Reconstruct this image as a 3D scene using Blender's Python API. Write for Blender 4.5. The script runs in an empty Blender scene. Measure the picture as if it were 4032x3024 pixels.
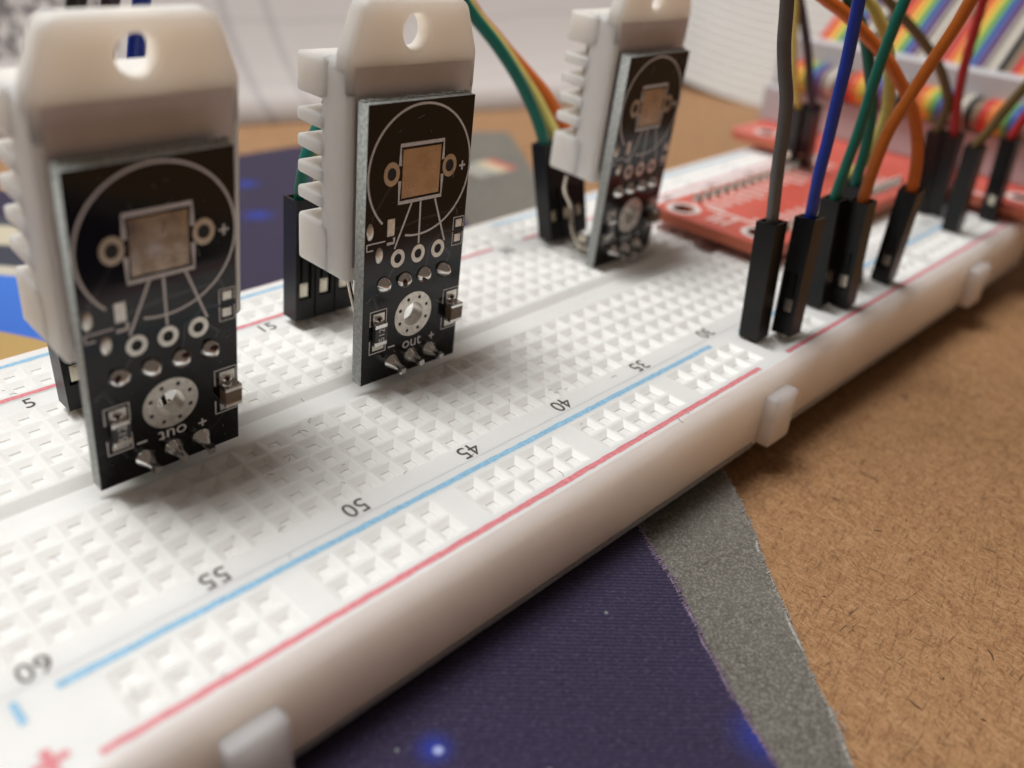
import bpy, bmesh, math, random
from mathutils import Vector, Matrix
random.seed(7)
PI = math.pi
MM = 0.001                      # everything below is written in millimetres
scene = bpy.context.scene
COL = scene.collection

# ------------------------------------------------------------------ camera
cam_d = bpy.data.cameras.new('camera'); cam = bpy.data.objects.new('camera', cam_d); COL.objects.link(cam)
_r = Vector((0.708568, -0.702911, 0.062023)); _d = Vector((-0.321827, -0.400134, -0.858091)); _f = Vector((0.627979, 0.588055, -0.509738))
_m = Matrix((_r, -_d, -_f)).transposed().to_4x4(); _m.translation = Vector((-7.888231, -64.137446, 46.791324)) * MM
cam.matrix_world = _m
cam_d.sensor_width = 36; cam_d.lens = 30.889; cam_d.clip_start = 0.002; cam_d.clip_end = 20
cam_d.dof.use_dof = True; cam_d.dof.focus_distance = 0.0840; cam_d.dof.aperture_fstop = 17.5
scene.camera = cam

# ------------------------------------------------------------------ light
world = bpy.data.worlds.new('World'); scene.world = world; world.use_nodes = True
bg = world.node_tree.nodes['Background']; bg.inputs[0].default_value = (1.0, 0.80, 0.64, 1); bg.inputs[1].default_value = 0.11

def lamp(name, loc, target, size, power, color):
    d = bpy.data.lights.new(name, 'AREA'); d.shape = 'RECTANGLE'; d.size = size[0]; d.size_y = size[1]; d.energy = power; d.color = color
    o = bpy.data.objects.new(name, d); COL.objects.link(o); o.location = loc
    o.rotation_euler = (Vector(target) - Vector(loc)).to_track_quat('-Z', 'Y').to_euler()
    return o
lamp('desk_lamp', (-0.06, 0.22, 0.85), (0.05, 0, 0), (0.32, 0.32), 6.4, (1.0, 1.0, 0.985))
lamp('ceiling_light', (-0.6, 0.75, 1.7), (0.05, 0, 0), (0.9, 0.9), 5.2, (1.0, 0.985, 0.96))

vs = scene.view_settings
vs.view_transform = 'Standard'; vs.look = 'None'; vs.exposure = 0.15; vs.gamma = 1.0; vs.use_curve_mapping = False
scene.render.engine = 'CYCLES'
scene.cycles.max_bounces = 6; scene.cycles.diffuse_bounces = 3; scene.cycles.glossy_bounces = 3; scene.cycles.transmission_bounces = 2

# ------------------------------------------------------------------ materials
def lin(c):
    return tuple(((v / 255) / 12.92 if v / 255 <= 0.04045 else ((v / 255 + 0.055) / 1.055) ** 2.4) for v in c)
class NT:
    def __init__(s, name):
        s.m = bpy.data.materials.new(name); s.m.use_nodes = True; s.t = s.m.node_tree
        s.b = s.t.nodes['Principled BSDF']; s.out = s.t.nodes['Material Output']
    def n(s, kind, **kw):
        nd = s.t.nodes.new(kind)
        for k, v in kw.items():
            if k.startswith('i_'): nd.inputs[k[2:].replace('_', ' ')].default_value = v
            else: setattr(nd, k, v)
        return nd
    def l(s, a, b): s.t.links.new(a, b)
    def coord(s, scale=(1, 1, 1), rot=(0, 0, 0), loc=(0, 0, 0)):
        c = s.n('ShaderNodeTexCoord'); m = s.n('ShaderNodeMapping'); s.l(c.outputs['Object'], m.inputs['Vector'])
        m.inputs['Rotation'].default_value = rot
        m2 = s.n('ShaderNodeMapping'); s.l(m.outputs[0], m2.inputs['Vector']); m2.inputs['Scale'].default_value = scale; m2.inputs['Location'].default_value = loc
        return m2.outputs[0]
    def noise(s, vec, scale, detail=4, rough=0.55):
        n = s.n('ShaderNodeTexNoise'); s.l(vec, n.inputs['Vector']); n.inputs['Scale'].default_value = scale
        n.inputs['Detail'].default_value = detail; n.inputs['Roughness'].default_value = rough; return n.outputs['Fac']
    def ramp(s, fac, stops):
        r = s.n('ShaderNodeValToRGB'); s.l(fac, r.inputs['Fac']); cr = r.color_ramp
        while len(cr.elements) < len(stops): cr.elements.new(0.5)
        for e, (p, c) in zip(cr.elements, stops):
            e.position = p; e.color = (*c, 1) if len(c) == 3 else c
        return r.outputs['Color']
    def mix(s, fac, a, b, mode='MIX'):
        m = s.n('ShaderNodeMix', data_type='RGBA', blend_type=mode)
        for sock, v in ((m.inputs[0], fac), (m.inputs[6], a), (m.inputs[7], b)):
            if isinstance(v, (int, float)): sock.default_value = v
            elif isinstance(v, tuple): sock.default_value = (*v, 1) if len(v) == 3 else v
            else: s.l(v, sock)
        return m.outputs[2]
    def math(s, op, a, b=0.0, clamp=False):
        m = s.n('ShaderNodeMath', operation=op); m.use_clamp = clamp
        for sock, v in ((m.inputs[0], a), (m.inputs[1], b)):
            if isinstance(v, (int, float)): sock.default_value = v
            else: s.l(v, sock)
        return m.outputs[0]
    def bump(s, h, strength=0.3, dist=0.0002):
        b = s.n('ShaderNodeBump'); s.l(h, b.inputs['Height']); b.inputs['Strength'].default_value = strength; b.inputs['Distance'].default_value = dist
        s.l(b.outputs[0], s.b.inputs['Normal'])
    def col(s, v):
        if isinstance(v, tuple): s.b.inputs['Base Color'].default_value = (*v, 1)
        else: s.l(v, s.b.inputs['Base Color'])
    def set(s, **kw):
        for k, v in kw.items(): s.b.inputs[k.replace('_', ' ')].default_value = v

def simple(name, c, rough=0.5, metal=0.0, var=0.08, nscale=900, bump=0.0, sss=0.0, rad=1.2, spec=0.5, coat=0.0):
    t = NT(name); v = t.coord()
    n = t.noise(v, nscale, 5)
    d = tuple(max(0, x * (1 - var)) for x in c); h = tuple(min(1, x * (1 + var)) for x in c)
    t.col(t.ramp(n, [(0.3, d), (0.7, h)]))
    n2 = t.noise(v, nscale * 0.35, 4)
    r = t.ramp(n2, [(0.25, (rough * 0.85,) * 3), (0.75, (min(1, rough * 1.15),) * 3)])
    t.l(r, t.b.inputs['Roughness'])
    t.set(Metallic=metal, Specular_IOR_Level=spec, Coat_Weight=coat)
    if bump: t.bump(t.noise(v, nscale * 2.5, 3), bump, 0.00005)
    if sss:
        t.set(Subsurface_Weight=sss, Subsurface_Scale=rad * MM)
        t.b.inputs['Subsurface Radius'].default_value = (1.0, 0.86, 0.74)
        if 'abs' in name or 'floor' in name or 'ivory' in name: t.b.subsurface_method = 'BURLEY'
    return t.m

M = {}
M['abs'] = simple('milky_white_abs', (0.86, 0.86, 0.845), 0.38, var=0.02, nscale=260, sss=0.42, rad=3.0)
M['abs_side'] = simple('warm_bounce_abs_wall', (0.93, 0.835, 0.775), 0.38, var=0.02, nscale=260, sss=1.0, rad=13.0)  # same white plastic as the top, with warm bounce light tinted into the colour
M['cavity'] = simple('milky_white_floor', (0.86, 0.855, 0.835), 0.42, var=0.03, nscale=400, sss=0.28, rad=2.2)
M['housing'] = simple('ivory_sensor_plastic', (0.87, 0.84, 0.79), 0.46, var=0.02, nscale=300, sss=1.0, rad=5.0)
M['potting'] = simple('grey_potting_resin', (0.76, 0.70, 0.70), 0.33, var=0.06, nscale=250, spec=0.4)
M['pcb_edge'] = simple('fibreglass_edge', (0.42, 0.44, 0.42), 0.7, var=0.35, nscale=2600, bump=0.4)
M['solder'] = simple('bright_solder', (0.78, 0.77, 0.75), 0.16, 1.0, var=0.08, nscale=1500)
M['tin'] = simple('tinned_pad', (0.66, 0.62, 0.56), 0.38, 1.0, var=0.18, nscale=1800, bump=0.2)
M['pin'] = simple('pin_metal', (0.72, 0.66, 0.55), 0.25, 1.0, var=0.1)
M['copper'] = simple('dull_copper_pad', (0.50, 0.395, 0.295), 0.27, 0.95, var=0.16, nscale=700, bump=0.15)
M['trace'] = simple('trace_under_mask', (0.016, 0.018, 0.019), 0.12)
M['dust'] = simple('dust_speck', (0.35, 0.33, 0.30), 0.9)
M['ring'] = simple('dull_ring', (0.52, 0.44, 0.34), 0.35, 0.9, var=0.15, nscale=1500)
def mat_pad():
    t = NT('mottled_silver_pad'); v = t.coord()
    t.col(t.ramp(t.noise(v, 420, 6, 0.7), [(0.32, (0.16, 0.15, 0.16)), (0.5, (0.42, 0.33, 0.22)), (0.68, (0.62, 0.57, 0.52))])); t.set(Metallic=0.95, Roughness=0.25); t.bump(t.noise(v, 700, 4), 0.25, 0.0001); return t.m
M['copper2'] = mat_pad()
M['silk'] = simple('silkscreen_ink', (0.72, 0.69, 0.68), 0.6, var=0.15, nscale=3000)
M['silk_white'] = simple('white_silkscreen', (0.80, 0.72, 0.68), 0.6, var=0.1)
M['hole_shade'] = simple('painted_hole_shade', (0.015, 0.014, 0.013), 0.7)  # near black, paints the shade inside holes
M['resistor'] = simple('resistor_body', (0.045, 0.047, 0.05), 0.4)
M['ceramic'] = simple('brown_ceramic', (0.17, 0.11, 0.065), 0.45, var=0.15)
M['solder_dark'] = simple('dark_solder_tone', (0.06, 0.012, 0.01), 0.15)  # dark tone for the reflection painted on domes and the caps on fillets
M['black'] = simple('black_connector_plastic', (0.006, 0.006, 0.0065), 0.33, var=0.2, nscale=1200, bump=0.25, spec=0.36)
M['header'] = simple('black_header', (0.02, 0.02, 0.02), 0.5)
M['yellow_header'] = simple('yellow_header', (0.65, 0.48, 0.06), 0.5)
M['blue_ink'] = simple('blue_print', (0.30, 0.55, 0.76), 0.55, var=0.2, nscale=2500)
M['red_ink'] = simple('red_print', (0.74, 0.24, 0.27), 0.55, var=0.2, nscale=2500)
M['black_ink'] = simple('black_print', (0.085, 0.07, 0.06), 0.6, var=0.3, nscale=4000)
M['foam'] = simple('adhesive_foam', (0.55, 0.50, 0.40), 0.9, var=0.12)
M['red_pcb'] = simple('red_solder_mask', (0.68, 0.125, 0.09), 0.34, var=0.08, nscale=300, spec=0.5)
M['red_edge'] = simple('red_board_edge', (0.60, 0.16, 0.09), 0.7)
M['socket'] = simple('pale_grey_plastic', (0.60, 0.595, 0.62), 0.45, var=0.03, sss=0.2)
M['lintm'] = simple('lint_fibre', (0.12, 0.11, 0.10), 0.9)
WC = dict(grey=(0.12, 0.115, 0.11), blue=(0.012, 0.045, 0.40), green=(0.006, 0.15, 0.11), orange=(0.70, 0.16, 0.02), orange_deep=(0.58, 0.15, 0.02),
          yellow=(0.78, 0.68, 0.20), brown=(0.13, 0.085, 0.03), red=(0.42, 0.02, 0.02), purple=(0.06, 0.035, 0.055), black=(0.015, 0.014, 0.014), white=(0.72, 0.68, 0.6))
for k, c in WC.items(): M['w_' + k] = simple(k + '_wire_insulation', c, 0.32, var=0.08, nscale=800, bump=0.2, spec=0.5)
RB = [('black', (0.03, 0.028, 0.025)), ('brown', (0.32, 0.23, 0.16)), ('red', (0.70, 0.07, 0.06)), ('orange', (0.85, 0.27, 0.08)), ('yellow', (0.88, 0.62, 0.10)),
      ('green', (0.20, 0.48, 0.14)), ('blue', (0.08, 0.15, 0.48)), ('violet', (0.17, 0.09, 0.22)), ('grey', (0.42, 0.38, 0.33)), ('white', (0.75, 0.70, 0.62))]
for k, c in RB: M['r_' + k] = simple('ribbon_' + k, c, 0.4, var=0.04)

def mat_pcb():
    t = NT('black_solder_mask'); v = t.coord()
    n = t.noise(v, 500, 5); t.col(t.ramp(n, [(0.3, (0.0055, 0.005, 0.005)), (0.7, (0.008, 0.0075, 0.0075))]))
    t.l(t.ramp(t.noise(v, 180, 4), [(0.3, (0.07,) * 3), (0.75, (0.15,) * 3)]), t.b.inputs['Roughness'])
    t.set(Specular_IOR_Level=0.34); t.bump(t.noise(v, 300, 2), 0.04, 0.0001); return t.m
M['pcb'] = mat_pcb()

def mat_desk():
    t = NT('brown_hardboard'); v = t.coord()
    base = t.ramp(t.noise(v, 42, 5, 0.6), [(0.3, (0.315, 0.160, 0.070)), (0.7, (0.395, 0.21, 0.097))])
    col = base
    for i, (ang, sx, sy, lo, hi, c, f) in enumerate([(0.2, 620, 4600, 0.53, 0.66, (0.5, 0.29, 0.145), 0.75), (0.62, 560, 4200, 0.55, 0.68, (0.17, 0.078, 0.032), 0.5), (0.95, 620, 4600, 0.53, 0.66, (0.46, 0.26, 0.125), 0.75), (1.3699999999999999, 560, 4200, 0.55, 0.68, (0.15, 0.068, 0.028), 0.5), (1.75, 620, 4600, 0.53, 0.66, (0.53, 0.315, 0.165), 0.75), (2.17, 560, 4200, 0.55, 0.68, (0.19, 0.09, 0.038), 0.5), (2.5, 620, 4600, 0.53, 0.66, (0.44, 0.25, 0.12), 0.75), (2.92, 560, 4200, 0.55, 0.68, (0.14, 0.062, 0.026), 0.5), (0.05, 330, 3600, 0.66, 0.72, (0.075, 0.036, 0.018), 0.75), (1.35, 300, 3200, 0.67, 0.72, (0.08, 0.04, 0.02), 0.75), (2.3, 320, 3400, 0.67, 0.72, (0.07, 0.035, 0.018), 0.75)]):
        vv = t.coord((sx, sy, 300), (0, 0, ang), (i * 3.1, i * 1.7, 0))
        m = t.ramp(t.noise(vv, 1.0, 3, 0.6), [(lo - 0.02, (0, 0, 0)), (hi, (f, f, f))])
        col = t.mix(m, col, c)
    sp = t.ramp(t.noise(v, 900, 2), [(0.72, (0, 0, 0)), (0.78, (0.6,) * 3)]); col = t.mix(sp, col, (0.16, 0.075, 0.035))
    t.col(col); t.set(Roughness=0.62, Specular_IOR_Level=0.3)
    t.bump(t.math('ADD', t.noise(t.coord((700, 4500, 300), (0, 0, 0.6)), 1.0, 3), t.noise(t.coord((700, 4500, 300), (0, 0, 2.2)), 1.0, 3)), 0.05, 0.0001)
    return t.m
M['desk'] = mat_desk()

def circ_mask(t, v, cx, cy, r0, r1):
    d = t.n('ShaderNodeVectorMath', operation='DISTANCE'); s = t.n('ShaderNodeSeparateXYZ'); t.l(v, s.inputs[0])
    c = t.n('ShaderNodeCombineXYZ'); t.l(s.outputs[0], c.inputs[0]); t.l(s.outputs[1], c.inputs[1])
    t.l(c.outputs[0], d.inputs[0]); d.inputs[1].default_value = (cx * MM, cy * MM, 0)
    mr = t.n('ShaderNodeMapRange'); mr.clamp = True; t.l(d.outputs['Value'], mr.inputs['Value'])
    mr.inputs['From Min'].default_value = r0 * MM; mr.inputs['From Max'].default_value = r1 * MM; mr.inputs['To Min'].default_value = 1; mr.inputs['To Max'].default_value = 0
    return mr.outputs[0], d.outputs['Value'], s

def mat_galaxy():
    t = NT('galaxy_print_cloth'); v = t.coord()
    col = t.ramp(t.noise(v, 28, 6, 0.6), [(0.25, (0.015, 0.011, 0.034)), (0.55, (0.028, 0.019, 0.056)), (0.8, (0.052, 0.031, 0.075))])
    # woven threads
    wv = t.n('ShaderNodeTexWave', wave_type='BANDS', bands_direction='Y'); t.l(t.coord((1, 1, 1), (0, 0, 0.75)), wv.inputs['Vector']); wv.inputs['Scale'].default_value = 760; wv.inputs['Distortion'].default_value = 3.5; wv.inputs['Detail'].default_value = 2; wv.inputs['Detail Scale'].default_value = 4
    th = t.noise(v, 2600, 3)
    col = t.mix(t.math('MULTIPLY', wv.outputs['Fac'], 0.9), col, t.mix(th, (0.004, 0.003, 0.008), (0.10, 0.08, 0.16)))
    col = t.mix(t.ramp(th, [(0.60, (0, 0, 0)), (0.75, (0.45,) * 3)]), col, (0.12, 0.105, 0.17))
    # tiny printed stars
    vo = t.n('ShaderNodeTexVoronoi'); t.l(v, vo.inputs['Vector']); vo.inputs['Scale'].default_value = 190
    col = t.mix(t.ramp(vo.outputs['Distance'], [(0.016, (0.6,) * 3), (0.045, (0, 0, 0))]), col, (0.36, 0.40, 0.38))
    for (x, y, r) in ((19.9, -33, 2.2), (39.5, -49.2, 4.1), (67, 70, 4.5), (74, 86, 4.2)):
        m, d, s = circ_mask(t, v, x, y, 0, r); m2, _, _ = circ_mask(t, v, x + 0.1, y - 0.3, 0.15, 0.55)
        col = t.mix(t.math('MULTIPLY', t.math('POWER', m, 1.8), 0.85), col, (0.02, 0.05, 0.45)); 
        if r < 4: col = t.mix(m2, col, (0.40, 0.45, 0.75))
    # printed planet, rings of flat colour
    _, d, s = circ_mask(t, v, -30, 20, 0, 1)
    rr = t.math('DIVIDE', d, 0.1)
    bands = t.ramp(rr, [(0.0, (0.50, 0.33, 0.12)), (0.578, (0.50, 0.33, 0.12)), (0.582, (0.045, 0.16, 0.62)), (0.735, (0.055, 0.19, 0.68)), (0.74, (0.60, 0.55, 0.45)), (0.765, (0.60, 0.55, 0.45)), (0.772, (0.05, 0.055, 0.08)), (0.84, (0.05, 0.055, 0.08)), (0.85, (0.62, 0.56, 0.42)), (0.92, (0.62, 0.56, 0.42)), (0.93, (0.06, 0.07, 0.09))])
    lx = t.math('LESS_THAN', s.outputs[0], 41 * MM); ly = t.math('GREATER_THAN', s.outputs[1], 20 * MM); lr = t.math('LESS_THAN', rr, 0.96)
    col = t.mix(t.math('MULTIPLY', t.math('MULTIPLY', lx, ly), lr), col, bands)
    t.col(col); t.set(Roughness=0.85, Specular_IOR_Level=0.2, Sheen_Weight=0.15)
    t.bump(t.math('ADD', wv.outputs['Fac'], th), 0.5, 0.00012); return t.m
M['galaxy'] = mat_galaxy()

def mat_felt():
    t = NT('grey_felt'); v = t.coord()
    col = t.ramp(t.noise(v, 60, 5), [(0.3, (0.115, 0.106, 0.09)), (0.7, (0.165, 0.155, 0.132))])
    col = t.mix(t.ramp(t.noise(v, 3600, 3, 0.7), [(0.46, (0, 0, 0)), (0.72, (0.7,) * 3)]), col, (0.40, 0.375, 0.335))
    col = t.mix(t.ramp(t.noise(v, 1500, 3), [(0.25, (0.5,) * 3), (0.45, (0, 0, 0))]), col, (0.045, 0.041, 0.036))
    # small printed label with coloured bars
    s = t.n('ShaderNodeSeparateXYZ'); t.l(v, s.inputs[0])
    bx = t.math('MULTIPLY', t.math('GREATER_THAN', s.outputs[0], 117 * MM), t.math('LESS_THAN', s.outputs[0], 128 * MM))
    by = t.math('MULTIPLY', t.math('GREATER_THAN', s.outputs[1], 66 * MM), t.math('LESS_THAN', s.outputs[1], 74 * MM))
    u = t.math('DIVIDE', t.math('SUBTRACT', s.outputs[0], 117 * MM), 11 * MM)
    bar = t.ramp(u, [(0, (0.45, 0.40, 0.33)), (0.35, (0.30, 0.32, 0.31)), (0.55, (0.60, 0.52, 0.36)), (0.78, (0.60, 0.45, 0.30)), (0.86, (0.55, 0.12, 0.09))])
    col = t.mix(t.math('MULTIPLY', bx, by), col, bar)
    t.col(col); t.set(Roughness=0.95, Specular_IOR_Level=0.15, Sheen_Weight=0.2)
    t.bump(t.noise(v, 1800, 4), 0.6, 0.0002); return t.m
M['felt'] = mat_felt()
M['fringe_purple'] = simple('lavender_thread', (0.23, 0.17, 0.24), 0.95, var=0.4, nscale=2500)
M['fringe_grey'] = simple('pale_grey_fibre', (0.36, 0.34, 0.315), 0.95, var=0.4, nscale=2500)

def mat_sketch():
    t = NT('drawing_paper'); v = t.coord(); s = t.n('ShaderNodeSeparateXYZ'); t.l(v, s.inputs[0])
    col = t.ramp(t.noise(v, 12, 3), [(0.3, (0.74, 0.70, 0.69)), (0.7, (0.80, 0.76, 0.745))])
    wob = t.math('MULTIPLY', t.math('SUBTRACT', t.noise(v, 14, 2), 0.5), 0.006)
    x = t.math('ADD', s.outputs[0], wob); z = t.math('ADD', s.outputs[2], wob)
    for x0, w, a in ((106.5, 1.0, 0.35), (117, 1.0, 0.3), (150, 0.6, 0.15)):
        m = t.math('LESS_THAN', t.math('ABSOLUTE', t.math('SUBTRACT', x, x0 * MM)), w * MM)
        col = t.mix(t.math('MULTIPLY', m, a), col, (0.34, 0.32, 0.34))
    for z0, w, a in ((9, 0.4, 0.2), (-4, 0.4, 0.15), (22, 0.5, 0.15)):
        m = t.math('LESS_THAN', t.math('ABSOLUTE', t.math('SUBTRACT', z, z0 * MM)), w * MM)
        col = t.mix(t.math('MULTIPLY', m, a), col, (0.36, 0.34, 0.36))
    h = t.noise(t.coord((700, 700, 45)), 1.0, 3)
    hm = t.math('MULTIPLY', t.ramp(h, [(0.42, (0, 0, 0)), (0.55, (1, 1, 1))]), t.math('MULTIPLY', t.math('LESS_THAN', x, 81 * MM), t.math('GREATER_THAN', z, 2.5 * MM)))
    col = t.mix(t.math('MULTIPLY', hm, 0.85), col, (0.14, 0.13, 0.13))
    t.col(col); t.set(Roughness=0.8, Specular_IOR_Level=0.2); return t.m
M['sketch'] = mat_sketch()
M['paper'] = simple('white_paper', (0.82, 0.81, 0.78), 0.75, var=0.03, nscale=60)

# ------------------------------------------------------------------ mesh helpers
class MB:
    def __init__(s): s.v = []; s.f = []; s.mi = []; s.sm = []
    def poly(s, pts, mi=0, smooth=False):
        i = len(s.v); s.v += [tuple(p) for p in pts]; s.f.append(tuple(range(i, i + len(pts)))); s.mi.append(mi); s.sm.append(smooth)
    def raw(s, vs, fs, mi=0, smooth=False):
        i = len(s.v); s.v += [tuple(p) for p in vs]
        for f in fs: s.f.append(tuple(i + k for k in f)); s.mi.append(mi); s.sm.append(smooth)
    def box(s, a, b, mi=0):
        (x0, y0, z0), (x1, y1, z1) = a, b
        s.raw([(x0, y0, z0), (x1, y0, z0), (x1, y1, z0), (x0, y1, z0), (x0, y0, z1), (x1, y0, z1), (x1, y1, z1), (x0, y1, z1)],
              [(0, 3, 2, 1), (4, 5, 6, 7), (0, 1, 5, 4), (1, 2, 6, 5), (2, 3, 7, 6), (3, 0, 4, 7)], mi)
    def lathe(s, prof, o=(0, 0, 0), seg=20, axis='-y', mi=0, smooth=True, sx=1.0, sz=1.0):
        # prof: (radius, height along axis)
        vs = []
        for r, h in prof:
            for k in range(seg):
                a = 2 * PI * k / seg; c, d = r * math.cos(a) * sx, r * math.sin(a) * sz
                if axis == '-y': vs.append((o[0] + c, o[1] - h, o[2] + d))
                else: vs.append((o[0] + c, o[1] + d, o[2] + h))
        fs = []
        for j in range(len(prof) - 1):
            for k in range(seg):
                a, b = j * seg + k, j * seg + (k + 1) % seg
                fs.append((a, b, b + seg, a + seg))
        s.raw(vs, fs, mi, smooth)
        s.poly([vs[(len(prof) - 1) * seg + k] for k in range(seg)], mi, smooth)
    def strip(s, pts, w, y=-0.03, mi=0, closed=False, th=0.03):
        # flat ribbon of width w following 2-D points (u, w) on a board face
        n = len(pts); L = []; Rr = []
        for i in range(n):
            a = pts[i - 1] if (i > 0 or closed) else pts[i]; b = pts[(i + 1) % n] if (i < n - 1 or closed) else pts[i]
            dx, dz = b[0] - a[0], b[1] - a[1]; l = math.hypot(dx, dz) or 1
            nx, nz = -dz / l * w / 2, dx / l * w / 2
            L.append((pts[i][0] + nx, y, pts[i][1] + nz)); Rr.append((pts[i][0] - nx, y, pts[i][1] - nz))
        for i in range(n - (0 if closed else 1)):
            j = (i + 1) % n
            s.poly([Rr[i], Rr[j], L[j], L[i]], mi)
    def mesh(s, name, mats):
        me = bpy.data.meshes.new(name); me.from_pydata([(x * MM, y * MM, z * MM) for x, y, z in s.v], [], s.f)
        for m in mats: me.materials.append(m)
        me.polygons.foreach_set('material_index', s.mi); me.polygons.foreach_set('use_smooth', s.sm); me.update(); return me
def link(name, me, parent=None, loc=None):
    o = bpy.data.objects.new(name, me); COL.objects.link(o)
    if parent: o.parent = parent
    if loc is not None: o.location = Vector(loc) * MM
    return o
def part(name, mb, mats, parent=None, loc=None):
    if not isinstance(mats, (list, tuple)): mats = [mats]
    return link(name, mb.mesh(name, mats), parent, loc)
def empty(name, loc=(0, 0, 0)):
    o = bpy.data.objects.new(name, None); COL.objects.link(o); o.location = Vector(loc) * MM; o.empty_display_size = 0.005; return o
def tag(o, label, cat, group=None):
    o['label'] = label; o['category'] = cat
    if group: o['group'] = group
    return o
def bevel(o, w, seg=2, ang=0.6):
    m = o.modifiers.new('bevel', 'BEVEL'); m.width = w * MM; m.segments = seg; m.limit_method = 'ANGLE'; m.angle_limit = ang; return o
def smooth_all(me):
    me.polygons.foreach_set('use_smooth', [True] * len(me.polygons))

def curve_mesh(obj_data, name):
    o = bpy.data.objects.new(name, obj_data); COL.objects.link(o)
    bpy.context.view_layer.update()
    dg = bpy.context.evaluated_depsgraph_get(); me = bpy.data.meshes.new_from_object(o.evaluated_get(dg))
    bpy.data.objects.remove(o); return me
def rounded(poly, rad, seg=5):
    out = []; n = len(poly)
    for i in range(n):
        p = Vector(poly[i]); a = Vector(poly[i - 1]) - p; b = Vector(poly[(i + 1) % n]) - p
        r = rad[i] if isinstance(rad, (list, tuple)) else rad
        if r <= 0: out.append(tuple(p)); continue
        half = a.angle(b) / 2; t = min(r / math.tan(half), a.length * 0.49, b.length * 0.49); r2 = t * math.tan(half)
        c = p + (a.normalized() + b.normalized()).normalized() * (r2 / math.sin(half))
        s = p + a.normalized() * t - c; e = p + b.normalized() * t - c
        a0 = math.atan2(s.y, s.x); a1 = math.atan2(e.y, e.x); d = (a1 - a0 + PI) % (2 * PI) - PI
        for k in range(seg + 1): out.append((c.x + r2 * math.cos(a0 + d * k / seg), c.y + r2 * math.sin(a0 + d * k / seg)))
    return out
def circle(cx, cy, rx, ry=None, n=24):
    ry = ry or rx; return [(cx + rx * math.cos(2 * PI * k / n), cy + ry * math.sin(2 * PI * k / n)) for k in range(n)]
def slab(name, outline, holes, th, mats, bev=0.0, xf=None):
    """flat plate with real holes: outline in 2-D, thickness th centred on 0, optional bevel; xf maps the points (mm)"""
    c = bpy.data.curves.new(name, 'CURVE'); c.dimensions = '2D'; c.fill_mode = 'BOTH'
    c.extrude = max(th / 2 - bev, 0.0001); c.bevel_depth = bev; c.bevel_resolution = 2; c.offset = -bev
    for ring in [outline] + list(holes):
        sp = c.splines.new('POLY'); sp.points.add(len(ring) - 1); sp.use_cyclic_u = True
        for p, q in zip(sp.points, ring): p.co = (q[0], q[1], 0, 1)
    me = curve_mesh(c, name)
    for v in me.vertices:
        p = v.co.copy()
        if xf: p = Vector(xf(p))
        v.co = p * MM
    me.materials.clear()
    for m in mats: me.materials.append(m)
    me.update(); return me
FACE = lambda v0: (lambda p: (p.x, v0 - p.z, p.y))       # plate standing up, facing -y, centred on depth v0
_txt = {}
def text_mesh(s, size, mat, th=0.02):
    k = (s, size, mat.name)
    if k in _txt: return _txt[k]
    c = bpy.data.curves.new('text', 'FONT'); c.body = s; c.size = size; c.align_x = 'CENTER'; c.align_y = 'CENTER'; c.extrude = th; c.resolution_u = 4
    me = curve_mesh(c, 'text')
    for v in me.vertices: v.co *= MM
    me.materials.clear(); me.materials.append(mat); _txt[k] = me; return me
def spline(pts, n=8):
    P = [Vector(p) for p in pts]; P = [P[0] * 2 - P[1]] + P + [P[-1] * 2 - P[-2]]; out = []
    for i in range(1, len(P) - 2):
        for k in range(n):
            t = k / n; a, b, c, d = P[i - 1], P[i], P[i + 1], P[i + 2]
            out.append(0.5 * ((2 * b) + (c - a) * t + (2 * a - 5 * b + 4 * c - d) * t * t + (3 * b - a - 3 * c + d) * t ** 3))
    out.append(P[-2]); return out
def tube(mb, pts, r, sides=10, mi=0, cap=True, rfun=None):
    pts = [Vector(p) for p in pts]; n = len(pts); up = None; vs = []
    for i in range(n):
        t = (pts[min(i + 1, n - 1)] - pts[max(i - 1, 0)]).normalized()
        if up is None: up = t.orthogonal().normalized()
        up = (up - t * up.dot(t)).normalized(); sd = t.cross(up); rr = rfun(i / (n - 1)) * r if rfun else r
        for k in range(sides):
            a = 2 * PI * k / sides; vs.append(pts[i] + up * (rr * math.cos(a)) + sd * (rr * math.sin(a)))
    fs = [(i * sides + k, i * sides + (k + 1) % sides, (i + 1) * sides + (k + 1) % sides, (i + 1) * sides + k) for i in range(n - 1) for k in range(sides)]
    mb.raw(vs, fs, mi, True)
    if cap:
        mb.poly(vs[:sides][::-1], mi); mb.poly(vs[-sides:], mi)

# ------------------------------------------------------------------ setting: desk
DESK_Z, FELT_Z, PAD_Z = -12.0, -10.2, -9.25
mb = MB(); mb.poly([(-900, -700, DESK_Z), (1300, -700, DESK_Z), (1300, 1300, DESK_Z), (-900, 1300, DESK_Z)])
o = part('desk', mb, M['desk']); o['kind'] = 'structure'
mb = MB(); rnd = random.Random(9)
for k in range(200):
    x, y = rnd.uniform(25, 140), rnd.uniform(-75, -24); a = rnd.uniform(0, 2 * PI); l = rnd.choice((0.3, 0.4, 0.5, 0.7, 0.9, 1.4)); bd = rnd.uniform(-0.12, 0.12); w = rnd.uniform(0.04, 0.10)
    p = [(x, y), (x + l * 0.5 * math.cos(a) - bd * l * math.sin(a), y + l * 0.5 * math.sin(a) + bd * l * math.cos(a)), (x + l * math.cos(a), y + l * math.sin(a))]
    q = spline([(u, v, DESK_Z + 0.01) for u, v in p], 3); tube(mb, q, w, 4, rnd.choice((0, 1, 1)), False, lambda t: 0.4 + 1.2 * t * (1 - t) * 2)
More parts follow.
